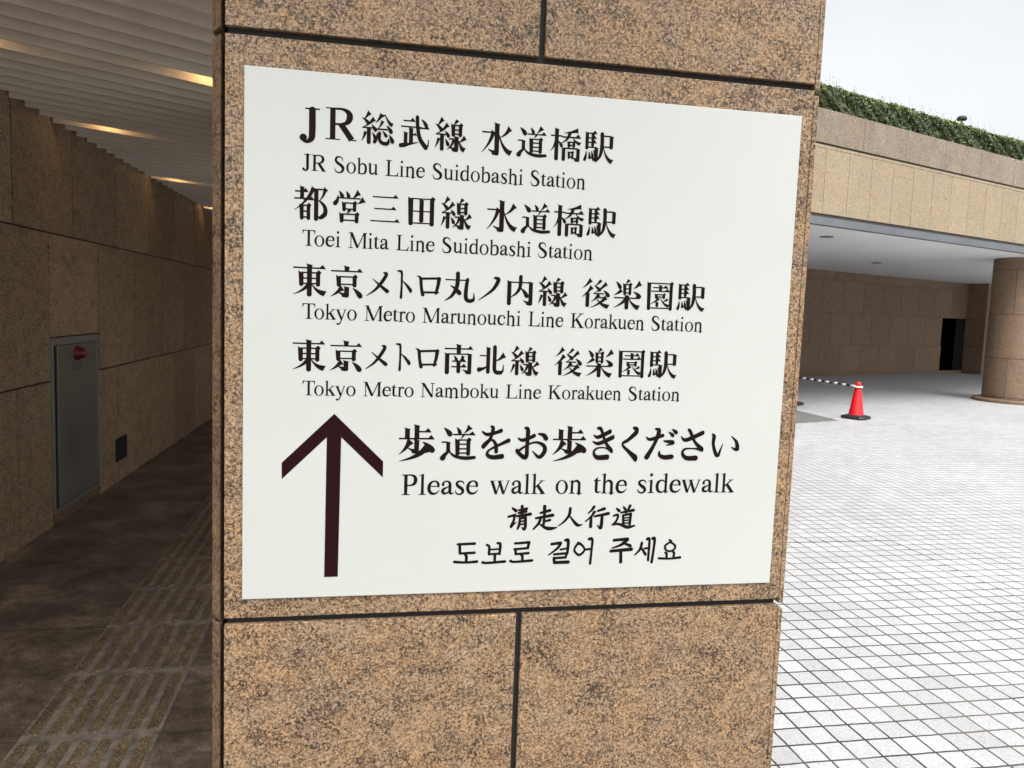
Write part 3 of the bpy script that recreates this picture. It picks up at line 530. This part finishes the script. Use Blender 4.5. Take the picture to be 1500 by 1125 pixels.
# ---------------------------------------------------------------- the sign
SY = -.0042
sg = empty('direction_sign', (.48, 0, 1.34))
tag(sg, 'ivory station direction sign with plum lettering and a large arrow, fixed to the pillar', 'sign')
bm = bmesh.new(); box(bm, .0288, .9298, SY, -.0006, .9373, 1.75); link('sign_panel', bm, M_SIGN, sg, bevel=.0012)
LAY = {'rows': [['l1', 0, [['J', 0.1088, 0.1382, 1.6984, 1.6441], ['R', 0.1468, 0.1928, 1.7, 1.6511], ['総', 0.2, 0.2498, 1.6998, 1.6491], ['武', 0.2563, 0.3037, 1.6985, 1.647], ['線', 0.3116, 0.3614, 1.6995, 1.6475], ['水', 0.3845, 0.4344, 1.6976, 1.6469], ['道', 0.4407, 0.4902, 1.6979, 1.6476], ['橋', 0.4954, 0.5461, 1.6992, 1.6464], ['駅', 0.5503, 0.601, 1.6978, 1.6469]]], ['l2', 0, [['都', 0.1019, 0.152, 1.5818, 1.5298], ['営', 0.1591, 0.2084, 1.5801, 1.5294], ['三', 0.2158, 0.2612, 1.5761, 1.5339], ['田', 0.2727, 0.3156, 1.5765, 1.5312], ['線', 0.3242, 0.3735, 1.5796, 1.5287], ['水', 0.3966, 0.4464, 1.5788, 1.5284], ['道', 0.452, 0.5012, 1.5785, 1.5285], ['橋', 0.5058, 0.5567, 1.5797, 1.5272], ['駅', 0.5613, 0.6114, 1.578, 1.5287]]], ['l3', 0, [['東', 0.1015, 0.1517, 1.465, 1.4147], ['京', 0.1571, 0.2063, 1.4645, 1.4143], ['メ', 0.2116, 0.2468, 1.4575, 1.4191], ['ト', 0.258, 0.2824, 1.4614, 1.4164], ['ロ', 0.2894, 0.3275, 1.4542, 1.4219], ['丸', 0.3335, 0.3823, 1.4634, 1.4142], ['ノ', 0.3874, 0.4227, 1.4578, 1.4188], ['内', 0.4326, 0.4776, 1.4626, 1.4133], ['線', 0.4852, 0.5345, 1.463, 1.4135], ['後', 0.5581, 0.6065, 1.463, 1.4133], ['楽', 0.6133, 0.661, 1.4638, 1.4131], ['園', 0.6703, 0.7173, 1.4625, 1.4141], ['駅', 0.7233, 0.774, 1.4626, 1.4142]]], ['l4', 0, [['東', 0.1017, 0.1521, 1.3492, 1.2993], ['京', 0.1579, 0.2071, 1.3492, 1.2999], ['メ', 0.2122, 0.2468, 1.3437, 1.3047], ['ト', 0.2584, 0.2827, 1.3471, 1.3025], ['ロ', 0.2897, 0.3278, 1.3399, 1.3078], ['南', 0.3356, 0.3825, 1.3487, 1.2995], ['北', 0.3888, 0.4362, 1.3483, 1.3004], ['線', 0.4438, 0.4922, 1.3491, 1.2996], ['後', 0.5169, 0.5641, 1.3489, 1.2997], ['楽', 0.5714, 0.6182, 1.349, 1.2992], ['園', 0.6268, 0.6735, 1.3477, 1.2997], ['駅', 0.6795, 0.7305, 1.348, 1.2997]]], ['l5', 0, [['歩', 0.267, 0.3253, 1.2182, 1.158], ['道', 0.3332, 0.3923, 1.2185, 1.159], ['を', 0.4003, 0.4488, 1.2176, 1.161], ['お', 0.4571, 0.5121, 1.2161, 1.1606], ['歩', 0.5199, 0.5788, 1.2181, 1.158], ['き', 0.5881, 0.6268, 1.2175, 1.1601], ['く', 0.6392, 0.6691, 1.2179, 1.1569], ['だ', 0.6806, 0.7393, 1.2159, 1.1607], ['さ', 0.745, 0.7882, 1.2153, 1.159], ['い', 0.801, 0.8541, 1.207, 1.1649]]], ['l6', 1, [['请', 0.4478, 0.49, 1.0851, 1.0408], ['走', 0.4913, 0.534, 1.0846, 1.0405], ['人', 0.5343, 0.578, 1.0801, 1.046], ['行', 0.5814, 0.6252, 1.0825, 1.0406], ['道k', 0.629, 0.6716, 1.0837, 1.041]]], ['l7', 1, [['도', 0.3599, 0.4021, 1.0227, 0.9866], ['보', 0.4068, 0.4489, 1.0226, 0.9849], ['로', 0.4536, 0.4955, 1.023, 0.9856], ['걸', 0.52, 0.5585, 1.0266, 0.982], ['어', 0.5636, 0.5988, 1.0278, 0.9792], ['주', 0.6273, 0.6699, 1.0259, 0.9798], ['세', 0.6719, 0.7106, 1.0266, 0.9787], ['요', 0.7153, 0.7587, 1.0219, 0.9849]]]], 'lat': [['e1', 1.6041, 0.0239, [['JR', 0.1134, 0.1485], ['Sobu', 0.1605, 0.2261], ['Line', 0.2375, 0.2976], ['Suidobashi', 0.3096, 0.4536], ['Station', 0.4654, 0.5563]]], ['e2', 1.4916, 0.0239, [['Toei', 0.1145, 0.1715], ['Mita', 0.1833, 0.2451], ['Line', 0.2562, 0.3157], ['Suidobashi', 0.3277, 0.471], ['Station', 0.4822, 0.5737]]], ['e3', 1.3805, 0.0238, [['Tokyo', 0.1157, 0.1979], ['Metro', 0.2096, 0.288], ['Marunouchi', 0.2996, 0.4584], ['Line', 0.4709, 0.5291], ['Korakuen', 0.5415, 0.6687], ['Station', 0.6811, 0.7726]]], ['e4', 1.262, 0.0229, [['Tokyo', 0.1172, 0.1982], ['Metro', 0.2098, 0.2888], ['Namboku', 0.2996, 0.4265], ['Line', 0.4381, 0.4967], ['Korakuen', 0.5086, 0.6347], ['Station', 0.6473, 0.7388]]], ['e5', 1.1028, 0.0337, [['Please', 0.2731, 0.3978], ['walk', 0.4172, 0.5105], ['on', 0.528, 0.5742], ['the', 0.5937, 0.6528], ['sidewalk', 0.6717, 0.8491]]]], 'arrow': [[0.1661, 1.2336], [0.2432, 1.1577], [0.2432, 1.1319], [0.1772, 1.1965], [0.1753, 0.9707], [0.1541, 0.9705], [0.1551, 1.1963], [0.0875, 1.1299], [0.0873, 1.1559]]}
for name, mode, items in LAY['rows']:
    bm = bmesh.new(); last = items[0][1]
    for ch, xl, xr, a, b in items:
        if xl-last > .0185: link('lettering', bm, M_INK, sg); bm = bmesh.new()
        glyph(bm, ch, xl, xr, a, b, SY-.0003); last = xr
    link('lettering', bm, M_INK, sg)
for name, z, cap, words in LAY['lat']:
    bm = bmesh.new()
    for w, xl, xr in words: word(bm, w, xl, xr, z, cap, SY-.0003)
    link('lettering', bm, M_INK, sg)
bm = bmesh.new()
AV = [bm.verts.new((x, SY-.0005, z)) for x, z in LAY['arrow']]
for q in ((0, 7, 8), (0, 6, 7), (0, 3, 6), (0, 2, 3), (0, 1, 2), (6, 3, 4, 5)): bm.faces.new([AV[k] for k in q])
link('arrow', bm, M_INK2, sg)

WA, WB = -1.666, .0098
def wf(o, y, z): return (WA+WB*y+o, y, z)            # o: metres proud of the left wall's face
PASS_Y0 = -0.75  # unseen front end of roof and wall, placed for the light on the sign
bl = empty('arcade_building', (-1.8, 5, 2.8))
tag(bl, 'building above the dim passage on the left, its ceiling hung with white louvres', 'building')
bm = bmesh.new(); box(bm, -4.2, PW-.001, PASS_Y0, 13.3, 2.83, 7.0); link('upper_storey', bm, M_FACADE, bl)
bm = bmesh.new(); box(bm, -1.9, PW-.01, 13.3, 13.6, 0, 7); link('unseen_end_wall', bm, M_FACADE, bl)  # unseen wall across the far end, added to darken the passage
bm = bmesh.new(); box(bm, -1.64, PW-.02, PASS_Y0+.01, 13.2, 2.78, 2.815); link('plenum', bm, M_CEIL, bl)
for y in (2.9, 5.8, 8.7):
    bm = bmesh.new(); box(bm, .0, PW-.012, y, y+.94, 0, 2.81); link('pier', bm, M_GRAN, bl, bevel=.004)
# louvres: thin blades set at 34 degrees across the passage
bm = bmesh.new()
LD = Vector((math.cos(math.radians(33.5)), math.sin(math.radians(33.5)), 0)); LN = Vector((-LD.y, LD.x, 0))
k = -30
y = 3.295-.1845*34
while y < 12.9:
    a = Vector((WA+WB*y+.012, y, 0)); L = (PW-.03-a.x)/LD.x
    if y > PASS_Y0-.6:
        t = 0
        if y < PASS_Y0+.02: t = (PASS_Y0+.02-y)/LD.y
        e = a+LD*L
        a2 = a+LD*t
        if e.y > 13.1: e = a+LD*((13.1-a.y)/LD.y)
        if (e-a2).dot(LD) > .1:
            zz = 2.408
            P = [a2, e, e+LN*.012, a2+LN*.012]
            hexa(bm, [(q.x, q.y, zz) for q in P]+[(q.x, q.y, zz+.15) for q in P])
    y += .1845
link('louvre', bm, M_BAFF, bl)

# the passage's left wall: granite panels with open joints
wl = empty('granite_wall', (-1.64, 4, 0))
tag(wl, 'dim granite panel wall along the left of the passage, under the stepped edge of the louvres', 'wall')
bm = bmesh.new()
hexa(bm, [wf(-.4, PASS_Y0, 0), wf(-.012, PASS_Y0, 0), wf(-.012, 13.3, 0), wf(-.4, 13.3, 0), wf(-.4, PASS_Y0, 2.80), wf(-.012, PASS_Y0, 2.80), wf(-.012, 13.3, 2.80), wf(-.4, 13.3, 2.80)])
link('backing', bm, M_DARK, wl)
def panel(bm, y0, y1, z0, z1, g=.006):
    P = [wf(-.0115, y0+g, z0), wf(0, y0+g, z0), wf(0, y1-g, z0), wf(-.0115, y1-g, z0)]
    hexa(bm, P+[(a, b, z1) for a, b, c in P])
bm = bmesh.new()
CY0, CY1, CZ0, CZ1 = 3.787, 4.579, .07, 1.14
ys = lambda p0, d: [p0+d*k for k in range(-20, 14) if p0+d*k > PASS_Y0 and p0+d*k < 13.2]
def course(js, z0, z1):
    js = [PASS_Y0]+js+[13.28]
    for a, b in zip(js, js[1:]):
        c0, c1 = z0, z1
        if a < CY1-.05 and b > CY0+.05:
            if z0 > .5 and z0 < 1.2: c0 = CZ1+.008
            elif z0 < .5:
                if a < CY0-.05: panel(bm, a, CY0-.002, z0, z1)
                if b > CY1+.05: panel(bm, CY1+.002, b, z0, z1)
                panel(bm, CY0, CY1, z0, CZ0-.004); continue
        panel(bm, a, b, c0, c1)
course(ys(3.331, .8375), 1.768, 2.80)
course([j for j in ys(3.787, .826)], .891, 1.758)
course([j for j in ys(3.331, .8420)], .002, .881)
link('granite_panels', bm, M_WALL, wl, bevel=.0015)

# hydrant cabinet in the wall
cb = empty('hydrant_cabinet', (-1.625, 4.18, .07))
tag(cb, 'grey steel hydrant cabinet with a red lamp, set in the passage wall', 'cabinet')
def wbox(bm, o0, o1, y0, y1, z0, z1): hexa(bm, [wf(o0, y0, z0), wf(o1, y0, z0), wf(o1, y1, z0), wf(o0, y1, z0), wf(o0, y0, z1), wf(o1, y0, z1), wf(o1, y1, z1), wf(o0, y1, z1)])
bm = bmesh.new()
wbox(bm, -.0115, .006, CY0, CY0+.030, CZ0, CZ1); wbox(bm, -.0115, .006, CY1-.018, CY1, CZ0, CZ1)
wbox(bm, -.0115, .006, CY0+.030, CY1-.018, CZ1-.045, CZ1); wbox(bm, -.0115, .006, CY0+.030, CY1-.018, CZ0, CZ0+.022)
link('frame', bm, M_FRAME, cb, bevel=.001)
bm = bmesh.new(); wbox(bm, -.0118, -.0105, CY0+.030, CY1-.018, CZ0+.022, CZ1-.045); link('recess', bm, M_DARK, cb)
bm = bmesh.new(); wbox(bm, -.0100, .002, CY0+.092, CY1-.021, CZ0+.025, CZ1-.049)
door = link('door', bm, M_STEEL, cb, bevel=.0015)
bm = bmesh.new()
ly, lz = 4.185, 1.030
prof = [(.050, .0025), (.050, .009), (.045, .011), (.043, .020), (.030, .050), (.018, .060), (.0, .063)]
rings = []
for r, o in prof:
    if r < 1e-4: rings.append([bm.verts.new(wf(o, ly, lz))])
    else: rings.append([bm.verts.new(wf(o, ly+r*math.cos(2*PI*k/20), lz+r*math.sin(2*PI*k/20))) for k in range(20)])
for a, b in zip(rings, rings[1:]):
    for k in range(20):
        if len(b) == 1: bm.faces.new([a[k], a[(k+1) % 20], b[0]])
        else: bm.faces.new([a[k], a[(k+1) % 20], b[(k+1) % 20], b[k]])
link('alarm_lamp', bm, M_RED, cb, True)
bm = bmesh.new()
for i, ch in enumerate('消火栓'):
    g = [kstroke(s) for s in KANJI[ch].split(';')]
    k = 0
    for polys in g:
        for p in polys:
            bm.faces.new([bm.verts.new(wf(.0026+k*.00002, 4.10+i*.062+.048*x/100, .975-.05*yy/100)) for x, yy in p]); k += 1
link('lettering', bm, M_BLACKM, cb)
# vent plate
vt = empty('vent_plate', (-1.615, 5.05, .165))
tag(vt, 'small black louvred vent plate low on the passage wall beyond the cabinet', 'vent')
bm = bmesh.new()
wbox(bm, .001, .010, 4.93, 5.177, .163, .175); wbox(bm, .001, .010, 4.93, 5.177, .325, .337)
wbox(bm, .001, .010, 4.93, 4.944, .175, .325); wbox(bm, .001, .010, 5.163, 5.177, .175, .325)
link('frame', bm, M_BLACKM, vt)
bm = bmesh.new()
for i in range(9):
    z = .178+i*.0165; hexa(bm, [wf(.001, 4.944, z), wf(.008, 4.944, z-.002), wf(.008, 5.163, z-.002), wf(.001, 5.163, z), wf(.001, 4.944, z+.010), wf(.008, 4.944, z+.004), wf(.008, 5.163, z+.004), wf(.001, 5.163, z+.010)])
link('slats', bm, M_BLACKM, vt)

# lamps up between the louvres
LAMPS = [(-.50, 2.60, 'warm ceiling lamp between the louvres nearest the pillar edge, cut off by it'),
         (-1.32, 3.98, 'warm ceiling lamp glowing between louvres beside the stepped wall top, nearly above the cabinet'),
         (-1.38, 5.93, 'small warm ceiling lamp, third deepest in the passage, right of the wall top'),
         (-1.44, 7.83, 'tiny warm ceiling lamp at the far end of the visible ceiling'),
         (-1.372, 2.186, 'warm ceiling lamp at the left edge of the photo, mostly out of view')]
for x, y, lb in LAMPS[:5]:
    # centre the lamp in the gap between two blades
    yw = y-(x-(WA+WB*y))*math.tan(math.radians(33.5)); kk = math.floor((yw-3.295)/.1845)
    yc = 3.295+(kk+.5)*.1845+(x-(WA+WB*y))*math.tan(math.radians(33.5))+.004
    l = empty('ceiling_lamp', (x, yc, 2.78)); tag(l, lb, 'lamp', 'warm lamps between the ceiling louvres')
    bm = bmesh.new(); lathe(bm, [(.0, 2.779), (.040, 2.779), (.040, 2.508), (.034, 2.508), (.034, 2.522), (.0, 2.522)], (x, yc), 20); link('housing', bm, M_BLACKM, l, True)
    bm = bmesh.new(); lathe(bm, [(.0, 2.512), (.033, 2.512), (.033, 2.520), (.0, 2.520)], (x, yc), 20); link('bulb', bm, M_GLOW, l)

# ---------------------------------------------------------------- the wing across the plaza
A21 = math.radians(21); BU = Vector((math.cos(A21), math.sin(A21), 0)); BN = Vector((math.sin(A21), -math.cos(A21), 0))
def bf(s, t, z): p = BU*s+BN*t; return (p.x, p.y, z)          # t: towards us
def bbox(bm, s0, s1, t0, t1, z0, z1, mi=0): box(bm, s0, s1, t1, t0, z0, z1, fr=lambda s, t, z: bf(s, t, z), mi=mi)
G0 = -.15; SA, SB = 5.6, 42.0
wg = empty('building_wing', bf(15, -6.5, G0))
tag(wg, 'beige stone building wing across the plaza with a white soffit and planted roof edge', 'building')
def panels(name, mat, js, t0, t1, z0, z1, g=.004, holes=None):
    bm = bmesh.new()
    for a, b in zip(js, js[1:]):
        bbox(bm, a+g, b-g, t0, t1, z0, z1)
    return link(name, bm, mat, wg)
def grid(p0, d, a, b):
    k0 = math.ceil((a-p0)/d+.02); out = [a]
    while p0+d*k0 < b-.02: out.append(p0+d*k0); k0 += 1
    return out+[b]
FT = -6.5
panels('parapet', M_PARA, grid(10.854, 1.1465, SA, SB), FT+.012, FT-.30, 4.095, 4.585)
bm = bmesh.new(); bbox(bm, SA, SB, FT-.025, FT-.29, 2.98, 4.56); link('fascia_backing', bm, M_GROOVE, wg)
panels('string_course', M_FASC, grid(10.223, .5735, SA, SB), FT, FT-.02, 4.022, 4.066)
panels('fascia', M_FASC, grid(9.99, .5735, SA, SB), FT, FT-.02, 3.056, 4.016)
bm = bmesh.new()
for a, b in zip(grid(11.84, 2.265, SA, SB), grid(11.84, 2.265, SA, SB)[1:]): bbox(bm, a+.003, b-.003, FT+.005, FT-.10, 2.888, 3.004)
link('gutter', bm, M_GUT, wg)
bm = bmesh.new(); bbox(bm, SA, SB, FT-.10, -13.6, 2.90, 2.97); link('soffit', bm, M_SOFF, wg)
bm = bmesh.new(); bbox(bm, SA, SB, FT-.30, -13.6, 3.0, 4.3); link('roof_deck', bm, M_FACADE, wg)
BT = -13.2; RS = 26.86
rowA = grid(19.17, .968, SA, RS); rowB = grid(19.64, .968, SA, RS)
bm = bmesh.new()
def wallrow(js, z0, z1, cut=False):
    for a, b in zip(js, js[1:]):
        if cut:
            if a >= 25.40: continue
            b = min(b, 25.49)
        bbox(bm, a+.005, b-.005, BT, BT-.03, z0+.005, z1-.005)
wallrow(rowB, 2.645, 2.90); wallrow(rowA, 1.70, 2.645); wallrow(rowB, .75, 1.70, True); wallrow(rowA, -.045, .75, True); wallrow(rowB, G0+.001, -.045)
link('back_wall', bm, M_WING, wg)
bm = bmesh.new(); bbox(bm, SA, 25.49, BT-.032, BT-.35, G0, 2.90); bbox(bm, 25.49, RS, BT-.032, BT-.35, 1.70, 2.90); link('wall_core', bm, M_GROOVE, wg)
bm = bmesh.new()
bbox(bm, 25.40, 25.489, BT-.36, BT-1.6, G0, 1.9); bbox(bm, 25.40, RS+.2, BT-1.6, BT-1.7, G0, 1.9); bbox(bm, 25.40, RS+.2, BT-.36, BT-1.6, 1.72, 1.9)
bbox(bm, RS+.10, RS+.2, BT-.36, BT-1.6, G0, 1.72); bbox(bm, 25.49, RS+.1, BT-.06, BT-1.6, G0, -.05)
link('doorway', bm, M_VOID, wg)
# return wall coming forward beside the door, and the lit face beyond it
bm = bmesh.new(); RT = -12.55
for z0, z1 in ((G0+.001, -.045), (-.045, .75), (.75, 1.70), (1.70, 2.645), (2.645, 2.90)):
    bbox(bm, RS, RS+.03, RT-.005, BT-.002, z0+.005, z1-.005)
    for a, b in zip(grid(RS+.55, .968, RS, SB), grid(RS+.55, .968, RS, SB)[1:]): bbox(bm, a+.005+(.03 if a == RS else 0)*0, b-.005, RT, RT-.0045, z0+.005, z1-.005)
link('return_wall', bm, M_WING, wg)
bm = bmesh.new(); bbox(bm, RS+.035, SB, RT-.006, BT-.34, G0, 2.90); link('return_core', bm, M_GROOVE, wg)
bm = bmesh.new(); bbox(bm, SA, SA+.25, FT-.35, -13.6, G0, 2.89); link('unseen_end_wall', bm, M_WING, wg)
# soffit fittings
for s, t in ((17.25, -10.33), (11.56, -7.56)):
    bm = bmesh.new(); c = bf(s, t, 0); lathe(bm, [(.0, 2.894), (.10, 2.894), (.115, 2.888), (.115, 2.8995)], c, 20); link('downlight', bm, M_GUT, wg, True)
bm = bmesh.new(); bbox(bm, 18.3, 19.2, -10.1, -10.7, 2.893, 2.8995); link('access_hatch', bm, M_SOFF, wg)

# round column
CXY = (13.985, 13.07); CR = .60
co = empty('round_column', (CXY[0], CXY[1], G0))
tag(co, 'round tan granite column on a low disc base under the beige wing', 'column')
bm = bmesh.new(); lathe(bm, [(0, G0+.002), (CR+.175, G0+.002), (CR+.18, G0+.055), (CR+.165, G0+.075), (0, G0+.075)], CXY, 64); link('plinth', bm, M_WING, co, bevel=.004)
bm = bmesh.new(); lathe(bm, [(CR-.02, G0+.07), (CR-.02, 2.90)], CXY, 48); link('core', bm, M_DARK, co)
zc = [G0+.078, -.035, .79, 1.72, 2.655, 2.898]
# joints of each drum course, measured as angles towards the viewer
offs = [0, .34, -.02, .36, 0.02]
for i, (z0, z1) in enumerate(zip(zc, zc[1:])):
    n = 6; gap = .006; bm = bmesh.new()
    for k in range(n):
        a0 = 2*PI*k/n+offs[i]*2*PI/n*1.5+gap; a1 = 2*PI*(k+1)/n+offs[i]*2*PI/n*1.5-gap
        m = 12; pr = []
        for j in range(m+1):
            a = a0+(a1-a0)*j/m
            pr.append([bm.verts.new((CXY[0]+r*math.cos(a), CXY[1]+r*math.sin(a), z)) for r, z in ((CR-.03, z0+.005), (CR, z0+.005), (CR, z1-.005), (CR-.03, z1-.005))])
        for p, q in zip(pr, pr[1:]):
            for j in range(3): bm.faces.new([p[j], q[j], q[j+1], p[j+1]])
        bm.faces.new(pr[0]); bm.faces.new(pr[-1][::-1])
    link('drum', bm, M_WING, co)
# small security lamp on the wall beside the column
sl_ = empty('wall_lamp', bf(27.05, RT, 2.3)); tag(sl_, 'tiny lit white lamp just left of the round column under the soffit', 'lamp')
p0 = Vector(bf(26.297, RT+.05, 3.141))
bm = bmesh.new(); lathe(bm, [(0, p0.z-.045), (.035, p0.z-.03), (.045, p0.z), (.035, p0.z+.03), (0, p0.z+.045)], p0, 14); link('globe', bm, M_SPOT, sl_, True)
bm = bmesh.new(); tube(bm, p0, p0-BN*.049, .015); link('bracket', bm, M_BLACKM, sl_)

# hedge on the roof edge: many small leaves round a dark box that paints the inner shade
hd = empty('clipped_hedge', bf(14, -7.2, 4.4)); tag(hd, 'long clipped dark green hedge along the roof edge of the beige wing', 'hedge')
bm = bmesh.new(); HT0, HT1, HZ0, HZ1 = FT-.40, FT-1.10, 4.56, 5.12
bbox(bm, SA+.1, SB-.1, HT0-.10, HT1+.1, 4.302, HZ1-.10); link('dark_fill', bm, M_HEDGE_DARK, hd)
bm = bmesh.new(); rnd = random.random
def bumpy(s): return .014*math.sin(s*3.1)+.012*math.sin(s*7.7+1)+.012*math.sin(s*19.3+2)
def leaf(bm, c, n, size, mi):
    n = n.normalized(); a = n.orthogonal().normalized(); b = n.cross(a); th = rnd()*2*PI
    a, b = a*math.cos(th)+b*math.sin(th), b*math.cos(th)-a*math.sin(th)
    q = [c-a*size, c-b*size*.42, c+a*size, c+b*size*.42]
    bm.faces.new([bm.verts.new(p) for p in q]).material_index = mi
up_ = Vector((0, 0, 1))
for i in range(80000):
    near = i < 72000
    s = (9.2+8.8*rnd()) if near else SA+.1+(SB-SA-.2)*rnd()
    sz = (.013+.014*rnd()) if near else .06
    u = rnd()
    dep = abs(random.gauss(0, .03))
    if u < .74:
        z = HZ0+(HZ1-HZ0)*rnd(); wob = bumpy(s+z*1.7)+.02*math.sin(z*14+s*5)
        c = Vector(bf(s, HT0-dep+wob, z)); n = BN+Vector((rnd()-.5, rnd()-.5, rnd()-.3))*1.6
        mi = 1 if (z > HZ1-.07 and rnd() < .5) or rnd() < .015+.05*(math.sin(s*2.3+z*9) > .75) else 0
    else:
        c = Vector(bf(s, HT0-(HT0-HT1)*rnd(), HZ1-dep+bumpy(s)*1.0)); n = up_+Vector((rnd()-.5, rnd()-.5, rnd()-.5))*1.6
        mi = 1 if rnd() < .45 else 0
    leaf(bm, c, n, sz, mi)
for i in range(150):                                            # fresh shoots above the clipped top
    s = 9.2+8.8*rnd(); t = HT0-.3*rnd(); h = .05+.13*rnd()
    for j in range(4): leaf(bm, Vector(bf(s+.01*rnd(), t, HZ1+bumpy(s)+h*(j+1)/4)), BN+Vector((rnd()-.5, rnd()-.5, rnd()-.5)), .016, 1)
link('foliage', bm, [M_LEAF, M_LEAFY], hd)
# garden lamp poking over the hedge
gl = empty('garden_lamp', bf(16.059, -7.9, 4.3)); tag(gl, 'dark mushroom shaped garden lamp showing just above the hedge', 'lamp')
c = bf(16.059, -7.9, 0)
bm = bmesh.new(); lathe(bm, [(0, 5.683-.05), (.09, 5.683-.04), (.098, 5.683), (.07, 5.683+.04), (0, 5.683+.05)], c, 18); link('shade', bm, M_BLACKM, gl, True)
bm = bmesh.new(); tube(bm, (c[0], c[1], 4.302), (c[0], c[1], 5.683-.04), .018); link('post', bm, M_BLACKM, gl)
sh = empty('hedge_sprig', bf(14.641, -7.1, 4.9)); tag(sh, 'pale green sprig sticking up from the hedge below the garden lamp', 'plant')
bm = bmesh.new()
for i in range(150):
    a = rnd()*2*PI; r = .05*math.sqrt(rnd()); z = rnd()
    leaf(bm, Vector(bf(14.641+r*math.cos(a)*(1.1-z*.7), HT0-.2+r*math.sin(a)*(1.1-z*.7), 5.08+.15*z)), Vector((rnd()-.5, rnd()-.5, rnd()-.2)), .024, 0)
link('sprig_leaves', bm, M_LEAFY, sh)

# ---------------------------------------------------------------- cones, bar and the grey patch
def cone(x, y, rot, label):
    o = empty('traffic_cone', (x, y, G0)); tag(o, label, 'traffic cone', 'red cones joined by a striped bar')
    bm = bmesh.new(); z = G0
    lathe(bm, [(.125, z+.04), (.118, z+.06), (.052, z+.495), (.045, z+.53), (.040, z+.545), (.046, z+.565), (.046, z+.585), (.034, z+.605), (.0, z+.612)], (x, y), 32)
    link('cone_body', bm, M_CONE, o, True)
    bm = bmesh.new(); n = 8
    def ringp(r, zz): return [bm.verts.new((x+r*math.cos(rot+PI/8+2*PI*k/8)*(1 if k % 2 else 1), y+r*math.sin(rot+PI/8+2*PI*k/8), zz)) for k in range(8)]
    def sq(h, c, zz):
        pts = []
        for sx, sy in ((1, 1), (-1, 1), (-1, -1), (1, -1)):
            for q in ((h, h-c), (h-c, h)) if sx*sy > 0 else ((h-c, h), (h, h-c)):
                a, b = sx*q[0], sy*q[1]
                pts.append((x+a*math.cos(rot)-b*math.sin(rot), y+a*math.sin(rot)+b*math.cos(rot), zz))
        return [bm.verts.new(p) for p in pts]
    rr = [sq(.185, .05, z+.012), sq(.19, .05, z+.02), sq(.18, .05, z+.05), sq(.125, .04, z+.066), sq(.1, .035, z+.07)]
    for a, b in zip(rr, rr[1:]):
        for k in range(8): bm.faces.new([a[k], a[(k+1) % 8], b[(k+1) % 8], b[k]])
    bm.faces.new(rr[0][::-1]); bm.faces.new(rr[-1])
    link('base_weight', bm, M_CONEB, o)
    bm = bmesh.new(); rr = [sq(.13, .03, z+.001), sq(.13, .03, z+.0115)]
    for k in range(8): bm.faces.new([rr[0][k], rr[0][(k+1) % 8], rr[1][(k+1) % 8], rr[1][k]])
    bm.faces.new(rr[0][::-1]); bm.faces.new(rr[1]); link('foot', bm, M_CONE, o)
C1 = (8.155, 10.10); C2 = (8.07, 11.93)
cone(*C1, .55, 'red traffic cone with a black base standing clear on the paving, fully visible')
cone(*C2, .62, 'red traffic cone mostly hidden behind the pillar edge, only its right side showing')
br = empty('barrier_bar', (C1[0], C1[1], .38)); tag(br, 'striped black and white bar resting on the necks of the two red cones', 'barrier bar')
zb_ = G0+.528
bm = bmesh.new(); v1, v2 = Vector((*C1, zb_)), Vector((*C2, zb_)); d = (v2-v1).normalized(); Ln = (v2-v1).length-.15; st = v1+d*.075
N = 15
for k in range(N): tube(bm, st+d*Ln*k/N, st+d*Ln*(k+1)/N, .017, 12, True, k % 2)
link('striped_tube', bm, [M_WHITE, M_BLACKP], br, True)
for cc in (C1, C2):
    bm = bmesh.new(); lathe(bm, [(.056, zb_-.012), (.074, zb_-.012), (.074, zb_+.011), (.056, zb_+.011), (.056, zb_-.012)], cc, 28); link('ring', bm, M_WHITE, br, True)
bm = bmesh.new(); pa = Vector((7.684, 9.845, G0+.004)); pb = pa+Vector((-.013, 2.6, 0)); du = Vector((.944, .360, 0)).normalized()
bm.faces.new([bm.verts.new(p) for p in (pa, pb, pb-du*3.2, pa-du*3.2)])
tag(link('grey_paving_patch', bm, M_ASPH), kind='structure')
